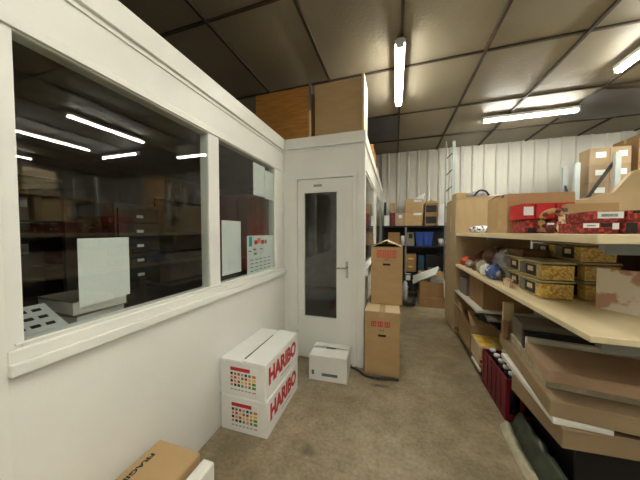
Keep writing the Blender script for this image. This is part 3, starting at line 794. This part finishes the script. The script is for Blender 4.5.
# printed panel leaning on the mid board
t = thing('printed_panel', 'white and pink printed panel leaning on the middle board', 'panel', (0, 0, ZM))
MB().hexa([(1.20, 1.93, 0), (1.22, 1.95, 0), (1.52, 1.42, 0), (1.54, 1.44, 0), (1.235, 1.99, .24), (1.255, 2.01, .24), (1.57, 1.50, .24), (1.59, 1.52, .24)]).build('board', 'map_print', t)

# ---------------------------------------------------------------- below the mid board: flat cartons
def slab_box(label, corner, dims, rz, material, name='flat_pack'):
    """corner: near aisle-side bottom corner"""
    t = thing(name, label, 'box', corner, rz, 'flat packs under the shelf')
    B(0, dims[0], 0, dims[1], 0, dims[2] - .003).build('body', material, t, bevel=.004, seg=1)
    B(.002, dims[0] / 2 - .002, .002, dims[1] - .002, dims[2] - .003, dims[2]).build('flap', material, t)
    B(dims[0] / 2 + .002, dims[0] - .002, .002, dims[1] - .002, dims[2] - .003, dims[2]).build('flap', material, t)
    return t
slab_box('lowest pale brown flat pack of the pile under the shelf', (.90, 1.64, .295), (.95, .52, .115), 4, 'card_pack')
slab_box('thin off-white foam pack second from the bottom of the pile', (.865, 1.66, .411), (.26, .78, .036), -2, 'foam')
tag(B(1.16, 1.8, 1.75, 2.35, .411, .447).build('spacer_board', 'card_dark'), 'brown spacer board level with the foam pack in the pile', 'board')
slab_box('thick brown flat pack in the middle of the pile', (.855, 1.67, .4475), (.95, 1.0, .095), -6, 'card_pack')
slab_box('plastic-wrapped grey flat pack between two brown ones', (.895, 1.80, .543), (.92, .70, .068), -7, 'bag_clear')
slab_box('pinkish brown flat pack near the top of the pile', (.875, 1.735, .6115), (.95, .40, .072), -8, 'card_pink')
slab_box('slim white pack behind the pinkish flat pack', (.945, 2.145, .6115), (.85, .035, .10), -8, 'laminate')
slab_box('slim black pack behind the slim white one', (.945, 2.185, .6115), (.85, .05, .13), -8, 'black_plastic')
slab_box('dark grey flat pack at the top rear of the pile', (.96, 2.25, .6115), (.8, .24, .165), -8, 'card_grey')
t = thing('dark_filler', 'added black block standing in for the shade under the lowest flat pack', 'box', (1.0, 1.72, 0))  # made-up black block that keeps the gap under the pile dark
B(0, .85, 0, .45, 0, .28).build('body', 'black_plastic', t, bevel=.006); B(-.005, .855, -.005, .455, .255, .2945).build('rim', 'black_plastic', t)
t = thing('upright_plank', 'short pale plank standing upright on the flat packs', 'plank', (.955, 2.575, .5435), -6)
B(0, .075, 0, .04, 0, .30).build('board', 'pale_wood', t)
B(0, .075, -.001, .041, .30, .308).build('end_grain', 'card_pale', t)
t = thing('thin_pack', 'thin brown folded carton leaning in front of the plank', 'box', (.93, 2.505, .5435), -6)
B(0, .03, 0, .06, 0, .16).build('body', 'card_dark', t)
# bottom level: crate, yellow box, open box
t = thing('red_crate', 'dark red plastic bottle crate on the bottom board', 'crate', (1.01, 2.47, 0))
x, y, h = .16, .26, .34
m = MB(); m.box(-x, x, -y, y, 0, .015)
for z0, z1 in ((0, .06), (.26, .34)):
    m.box(-x, x, -y, -y + .012, z0, z1); m.box(-x, x, y - .012, y, z0, z1); m.box(-x, -x + .012, -y, y, z0, z1); m.box(x - .012, x, -y, y, z0, z1)
m.build('frame', 'red_plastic', t)
for k in range(6):
    yy = -y + .012 + k * (2 * y - .024) / 5
    B(-x - .004, -x + .010, yy - .012, yy + .012, .01, .33).build('rib', 'red_plastic', t)
for k in range(4):
    xx = -x + .012 + k * (2 * x - .024) / 3
    B(xx - .012, xx + .012, -y - .004, -y + .01, .01, .33).build('rib', 'red_plastic', t)
B(-x + .003, -x + .012, -y + .012, y - .012, .06, .26).build('side_panel', 'red_plastic', t)
for i in range(3):
    for j in range(5):
        tb = thing('bottle', 'white-capped dark bottle, %s in the %s row of the red crate' % (('nearest', 'second nearest', 'middle', 'second farthest', 'farthest')[j], ('aisle-side', 'centre', 'inner')[i]), 'bottle', (1.01 - .1 + i * .1, 2.47 - .2 + j * .1, .0155), 0, 'bottles in the red crate')
        MB().tube([(0, 0, 0), (0, 0, .22), (0, 0, .28), (0, 0, .335)], [.04, .04, .018, .016], 12).build('glass_body', 'black_plastic', tb)
        MB().tube([(0, 0, .335), (0, 0, .356)], .024, 10).build('cap', 'foam', tb)
t = carton('yellow_carton', 'yellow-topped carton with red print on the bottom board', (1.05, 3.02, .10), (.38, .34, .20), -3, 'card_pale', tape=None)
B(-.17, .17, -.15, .15, .2, .203).build('yellow_label', 'yellow_print', t)
for (a, b_, z0, z1, c) in ((-.1, .16, .10, .17, 'paper'), (-.16, -.09, .08, .17, 'red_ink'), (.06, .12, .11, .14, 'red_ink'), (-.18, .05, .03, .06, 'red_ink')):
    B(a, b_, -.1725, -.1705, z0, z1).build('print', c, t)
t = carton('open_carton', 'brown carton with raised flap near the tall cabinet', (1.06, 3.50, .10), (.38, .50, .28), 0, 'card', flaps=(-40, 30, 28, -30))
t = thing('black_sheet', 'black plastic sheet rumpled over the open carton', 'sheet', (1.15, 3.2, .47), 0)
MB().blob((0, 0, .03), (.2, .3, .05), .4, 2.4, 4, 21).build('sheet', 'black_plastic', t)
t = thing('grey_board', 'grey board sloping from the black sheet to the plank', 'board', (0, 0, 0))
MB().hexa([(.90, 2.78, .60), (1.2, 2.78, .60), (.98, 3.2, .585), (1.25, 3.2, .585), (.90, 2.78, .615), (1.2, 2.78, .615), (.98, 3.2, .60), (1.25, 3.2, .60)]).build('board', 'card_grey', t)
carton('brown_carton', 'plain brown carton on the white board under the middle board', (1.15, 3.25, .656), (.46, .50, .31), 0, 'card_dark', tape=None)
carton('dark_carton', 'small grey carton behind the plain brown one', (1.0, 3.70, .656), (.22, .25, .22), 5, 'card_grey', tape=None)
# bags in the near bottom corner
def cloth(name, label, cat, path, width, material, seed, h=.05):
    """a rumpled draped sheet along a path"""
    m = MB(); P = smooth(path, 6); N = 8; rows = []
    for i, p in enumerate(P):
        d = (P[min(i + 1, len(P) - 1)] - P[max(i - 1, 0)]).normalized(); a = d.cross(Vector((0, 0, 1))).normalized()
        w = width * (1 + .2 * noise.noise(p * 5 + Vector((seed, 0, 0))))
        up = []; lo = []
        for j in range(N + 1):
            u = j / N * 2 - 1
            q = p + a * u * w / 2
            zz = h * (1 - u * u) + .03 * noise.noise(q * 14 + Vector((seed, 2, 1)))
            up.append(m.bm.verts.new((q.x, q.y, q.z + max(zz, .004)))); lo.append(m.bm.verts.new((q.x, q.y, q.z)))
        rows.append((up, lo))
    for (A, C_), (A2, C2) in zip(rows, rows[1:]):
        for j in range(N):
            f = m.bm.faces.new([A[j], A[j + 1], A2[j + 1], A2[j]]); f.smooth = True
            m.bm.faces.new([C_[j], C2[j], C2[j + 1], C_[j + 1]])
        m.bm.faces.new([A[0], A2[0], C2[0], C_[0]]); m.bm.faces.new([A[N], C_[N], C2[N], A2[N]])
    for A, C_ in (rows[0], rows[-1]):
        for j in range(N): m.bm.faces.new([A[j], C_[j], C_[j + 1], A[j + 1]])
    t = thing(name, label, cat); m.build('sheet', material, t); return t
cloth('green_sack', 'dark green plastic sack lying below the flat packs', 'bag', [(.93, 2.16, .001), (.92, 1.98, .001), (.915, 1.76, .001), (.92, 1.5, .001)], .13, 'bag_green', 3, .13)
cloth('clear_sack', 'pale translucent plastic wrap along the bottom board edge', 'bag', [(.83, 2.15, .001), (.81, 1.98, .001), (.805, 1.75, .001), (.82, 1.52, .001)], .075, 'bag_clear', 8, .05)
flat_box('striped_pack', 'small white and dark red striped pack below the flat packs', (1.0, 1.56, .001), (.04, .14, .11), 15, 'paper', 'pack', faces=((.3, .5, .0, .9, 'dark_red'), (.7, .9, 0, .9, 'dark_red')))

# ---------------------------------------------------------------- the back of the hall
t = thing('black_rack', 'black metal rack of boxes against the corrugated wall', 'shelf', (0, 0, 0))
RX0, RX1, RY0, RY1 = -.28, 1.12, 5.72, 6.2
for z in (.25, 1.19, 1.64): B(RX0, RX1, RY0, RY1, z - .03, z).build('shelf', 'black_metal', t)
for x in (RX0, .22, RX1 - .03):
    for y in (RY0, RY1 - .03): B(x, x + .03, y, y + .03, 0, 1.64 if x != .22 else 1.61).build('upright', 'grey_metal' if x == .22 else 'black_metal', t)
B(RX0, RX1, RY1, RY1 + .01, .1, 1.62).build('back_panel', 'black_metal', t)
Z1, Z2, Z0 = 1.641, 1.191, .251
rack = [
 ('carton', 'tall brown carton on the rack top, lower of two', (.39, 5.93, Z1), (.38, .36, .30), 'card'),
 ('carton', 'brown carton on the rack top, upper of two', (.40, 5.93, Z1 + .302), (.36, .34, .29), 'card'),
 ('carton', 'pinkish carton with white label on the rack top', (.10, 5.92, Z1), (.19, .3, .29), 'card_pink'),
 ('carton', 'narrow dark red carton on the rack top', (-.06, 5.9, Z1), (.11, .25, .30), 'dark_red'),
 ('carton', 'narrow brown carton stacked on the dark red one', (-.06, 5.9, Z1 + .302), (.11, .25, .22), 'card'),
 ('carton', 'small white carton next to the office corner on the rack top', (-.185, 5.9, Z1), (.11, .25, .24), 'card_white'),
 ('carton', 'brown carton with dark window on the rack top, lower', (.755, 5.92, Z1), (.25, .3, .25), 'card_dark'),
 ('carton', 'brown carton with dark window on the rack top, upper', (.755, 5.92, Z1 + .252), (.25, .3, .24), 'card_dark'),
 ('carton', 'white carton at the rack top end, lower', (.98, 5.92, Z1), (.18, .3, .25), 'card_white'),
 ('carton', 'white carton at the rack top end, upper', (.98, 5.92, Z1 + .252), (.18, .28, .22), 'card_white'),
 ('carton', 'brown carton in the middle of the rack by the office', (-.02, 5.93, Z2), (.26, .3, .30), 'card_dark'),
 ('carton', 'grey carton between brown carton and blue bin', (.34, 5.93, Z2), (.15, .3, .30), 'card_grey'),
 ('carton', 'dark brown carton on the lower rack shelf', (.34, 5.93, Z0 + .35), (.24, .3, .40), 'card_dark'),
 ('carton', 'teal carton on the lower rack shelf', (.56, 5.93, Z0), (.12, .3, .72), 'teal_dark'),
 ('carton', 'black carton on the lower rack shelf behind the white tubes', (.82, 5.95, Z0), (.34, .3, .75), 'black_plastic'),
 ('carton', 'black carton under the dark brown carton', (.34, 5.93, Z0), (.28, .32, .345), 'black_plastic'),
]
for i, (nm, lb, lc, dm, mt_) in enumerate(rack):
    t = carton('rack_carton', lb, lc, dm, random.uniform(-2, 2), mt_, tape=None, group='cartons on the black rack')
    x, y, h = dm[0] / 2, dm[1] / 2, dm[2]
    if i in (0, 1): B(0, x * .9, -y - .0015, -y, h * .78, h * .94).build('label', 'paper', t)
    if i == 2: B(-.02, .05, -y - .0015, -y, h * .6, h * .85).build('label', 'paper', t)
    if i in (6, 7): B(-x * .85, x * .85, -y - .0015, -y, h * .18, h * .8).build('window_print', 'black_ink', t)
    if i == 12:
        B(-.05, .06, -y - .0015, -y, h * .7, h * .78).build('label', 'yellow_ink', t); B(-.05, .05, -y - .0015, -y, h * .25, h * .33).build('label', 'yellow_ink', t)
    if i == 11: B(-x * .6, x * .5, -y - .0015, -y, h * .55, h * .9).build('label', 'black_ink', t)
    if i == 15:
        B(-.10, .0, -y - .0015, -y, h * .45, h * .9).build('label', 'paper', t); B(.04, .13, -y - .0015, -y, h * .55, h * .8).build('label', 'paper', t)
    if i == 14: B(-.12, .14, -y - .0015, -y, h * .5, h * .62).build('lettering_band', 'grey_ink', t)
t = thing('leaning_sheet', 'thin white sheet leaning on the upper brown carton of the rack', 'sheet', (.53, 5.80, Z1 + .592))
MB().hexa([(-.12, 0, 0), (.07, 0, 0), (-.12, .2, 0), (.07, .2, 0), (-.12, 0, .01), (.10, 0, .14), (-.12, .2, .01), (.10, .2, .14)]).build('sheet', 'card_white', t)
t = thing('black_post', 'black flat panel standing on the rack next to the office corner', 'panel', (-.225, 5.8, Z1 + .242))
B(-.025, .025, -.05, .05, 0, .30).build('panel', 'black_plastic', t)
t = thing('pointed_carton_lid', 'brown opened lid on the dark-windowed cartons', 'lid', (.755, 5.9, Z1 + .494))
MB().prism([(-.12, 0), (-.09, .05), (-.02, .055), (0, .09), (.03, .055), (.09, .05), (.12, 0)], 1, -.1, .1).build('lid', 'card', t)
t = thing('blue_bin', 'royal blue plastic bin on the black rack', 'bin', (.615, 5.92, Z2))
MB().hexa([(-.155, -.15, 0), (.155, -.15, 0), (-.155, .15, 0), (.155, .15, 0), (-.18, -.17, .30), (.18, -.17, .30), (-.18, .17, .30), (.18, .17, .30)]).build('body', 'blue_plastic', t)
m = MB(); m.box(-.195, .195, -.185, -.165, .285, .31); m.box(-.195, .195, .165, .185, .285, .31); m.box(-.195, -.175, -.165, .165, .285, .31); m.box(.175, .195, -.165, .165, .285, .31)
m.build('rim', 'blue_plastic', t)
for x in (-.1, 0, .1): B(x - .008, x + .008, -.172, -.155, .02, .28).build('rib', 'blue_plastic', t)
t = thing('white_mug', 'white mug-like pot at the end of the rack shelf', 'pot', (.97, 5.85, Z2))
MB().tube([(0, 0, 0), (0, 0, .16)], [.05, .06], 14).build('body', 'white_plastic', t)
MB().tube([(.055, 0, .04), (.09, 0, .06), (.09, 0, .11), (.055, 0, .13)], .008, 6).build('handle', 'white_plastic', t)
t = thing('white_roll', 'white roll of film on the rack beside the brown carton', 'roll', (.17, 5.85, Z2))
MB().tube([(0, 0, 0), (0, 0, .22)], .045, 14).build('roll', 'foam', t); MB().tube([(0, 0, .22), (0, 0, .235)], .02, 10).build('core', 'card', t)
# floor boxes before the rack
carton('low_box', 'low orange-brown carton on the floor before the rack', (.74, 5.35, 0), (.52, .40, .20), 0, 'card_dark', tape=None)
t = carton('open_box', 'open brown carton filled with white tubes before the rack', (.74, 5.35, .202), (.50, .38, .30), 0, 'card_dark', flaps=(None, 30, None, 150))
t = thing('tube_bundle', 'bundle of white tubes sticking out of the open carton', 'tubes', (.62, 5.35, .45))
for k in range(4):
    MB().tube([(-.26 + .0 * k, -.10 + .05 * k, .0 + .032 * k), (.18 + .02 * k, -.08 + .05 * k, .22 + .034 * k)], .024, 10).build('tube', 'white_plastic', t)
t = thing('grey_sack', 'grey-green sack inside the open carton', 'bag', (.82, 5.35, .40))
MB().blob((0, 0, .09), (.17, .13, .1), .3, 2.5, 3, 31).build('sack', 'card_grey', t)
t = thing('white_cloth', 'white cloth hanging over the open carton side', 'cloth', (.955, 5.14, .22))
MB().hexa([(-.03, -.008, 0), (.03, -.008, 0), (-.03, .008, 0), (.03, .008, 0), (-.05, -.008, .33), (.04, -.008, .33), (-.05, .02, .33), (.04, .02, .33)]).build('cloth', 'foam', t, bevel=.006)
t = thing('folded_trolley', 'dark folded trolley with small wheels beside the carton stack', 'trolley', (.27, 5.2, 0))
m = MB(); m.bar((-.06, 0, .06), (-.06, .15, .6), .02); m.bar((.09, 0, .06), (.09, .15, .6), .02); m.bar((-.06, .15, .6), (.09, .15, .6), .02); m.bar((-.06, .07, .3), (.09, .07, .3), .02)
m.build('frame', 'black_metal', t)
B(-.09, .12, -.16, .0, .045, .06).build('platform', 'black_metal', t)
for x in (-.09, .12): MB().tube([(x - .015, 0, .05), (x + .015, 0, .05)], .05, 16).build('wheel', 'black_plastic', t)
t = thing('crumpled_film', 'white plastic film hanging beside the tall brown cartons', 'film', (.118, 2.95, .70))
t2 = MB().blob((0, 0, .11), (.035, .03, .12), .35, 2.8, 3, 40).build('film', 'bag_grey', t)
# rack frames
t = thing('steel_ladder', 'pale steel ladder standing before the wall beside the tall cabinet', 'ladder', (1.085, 5.62, 0))
for x in (-.085, .06): B(x - (.012 if x < 0 else .028), x + (.012 if x < 0 else .028), -.02, .02, 0, 3.38).build('rail', 'grey_metal' if x < 0 else 'pale_metal', t)
for k in range(9): MB().bar((-.08, 0, .3 + k * .34), (.04, 0, .42 + k * .34), .022).build('rung', 'black_metal', t)
for x in (-.085, .06): B(x - .04, x + .04, -.03, .03, 0, .02).build('foot', 'black_plastic', t)
def pallet_rack(label, x0, x1, y0, y1, h, levels):
    t = thing('pallet_rack', label, 'rack', (0, 0, 0))
    for x in (x0, x1):
        for y in (y0, y1): B(x - .035, x + .035, y - .025, y + .025, 0, h).build('post', 'pale_metal', t)
        MB().bar((x, y0, h - .9), (x, y1, h - .3), .025).build('brace', 'black_metal', t)
        MB().bar((x, y1, h - 1.6), (x, y0, h - 1.0), .025).build('brace', 'black_metal', t)
    for z in levels:
        for y in (y0, y1): B(x0, x1, y - .02, y + .02, z - .09, z).build('beam', 'card_pink', t)
        B(x0, x1, y0, y1, z, z + .02).build('deck', 'pale_wood', t)
pallet_rack('pale steel pallet rack with cartons before the corrugated wall', 2.92, 5.4, 5.2, 5.5, 2.66, (.9, 2.0))
MB_ = None
m = MB(); m.bar((2.98, 5.12, 1.98), (3.34, 5.12, 2.62), .035)
tag(m.build('diagonal_bar', 'black_metal'), 'dark diagonal bar crossing in front of the racked cartons', 'bar')
tag(B(-.035, .035, -.025, .025, 0, 2.76).build('steel_post', 'pale_metal', None, (3.34, 5.06, 0)), 'pale steel post standing in front of the racked cartons', 'post')
k = 0
names = [('lower', 'middle', 'upper'), ('first', 'second')]
for ci, x in enumerate((3.235, 3.50)):
    for lv in range(3):
        t = carton('labelled_carton', names[0][lv] + ' labelled carton in the ' + names[1][ci] + ' column on the pallet rack', (x, 5.36, 2.022 + lv * .292), (.26, .25, .29), 0, 'card_pack', group='labelled cartons on the pallet rack', tape=None)
        B(-.05 + .02 * ci, .08, -.127, -.1255, .13, .22).build('label', 'paper', t)
carton('big_carton', 'large dark brown carton high on the pallet rack', (4.1, 5.5, 2.022), (.75, .5, 1.05), 0, 'card_dark')
carton('big_carton', 'large pale carton on the lower level of the pallet rack', (3.6, 5.5, .922), (.9, .5, .8), 0, 'card')
carton('big_carton', 'large brown carton at the rack end mirrored in the window', (4.8, 5.5, .922), (.8, .5, .9), 0, 'card_dark')
pallet_rack('pallet rack across the hall, mirrored in the office windows', 4.75, 5.6, .9, 4.2, 2.9, (1.0, 1.75, 2.3))
for k, (y, z, w, h, mt_, nm) in enumerate(((1.3, 1.77, .6, .45, 'card', 'first'), (2.0, 1.77, .5, .5, 'card_dark', 'second'), (2.7, 1.77, .6, .4, 'card_grey', 'third'), (3.4, 1.77, .6, .5, 'card', 'fourth'), (1.6, 2.32, .5, .5, 'card_dark', 'fifth'), (2.5, 2.32, .55, .45, 'card', 'sixth'), (3.2, 2.32, .5, .55, 'card_pale', 'seventh'), (1.5, 1.02, .7, .6, 'dark_red', 'eighth'), (2.6, 1.02, .8, .6, 'card', 'ninth'), (3.6, 1.02, .6, .6, 'card_dark', 'tenth'))):
    carton('far_carton', nm + ' carton of the rack across the hall, seen only mirrored', (5.1, y, z + .001), (.6, w, h), 0, mt_, group='cartons on the rack across the hall', tape=None)
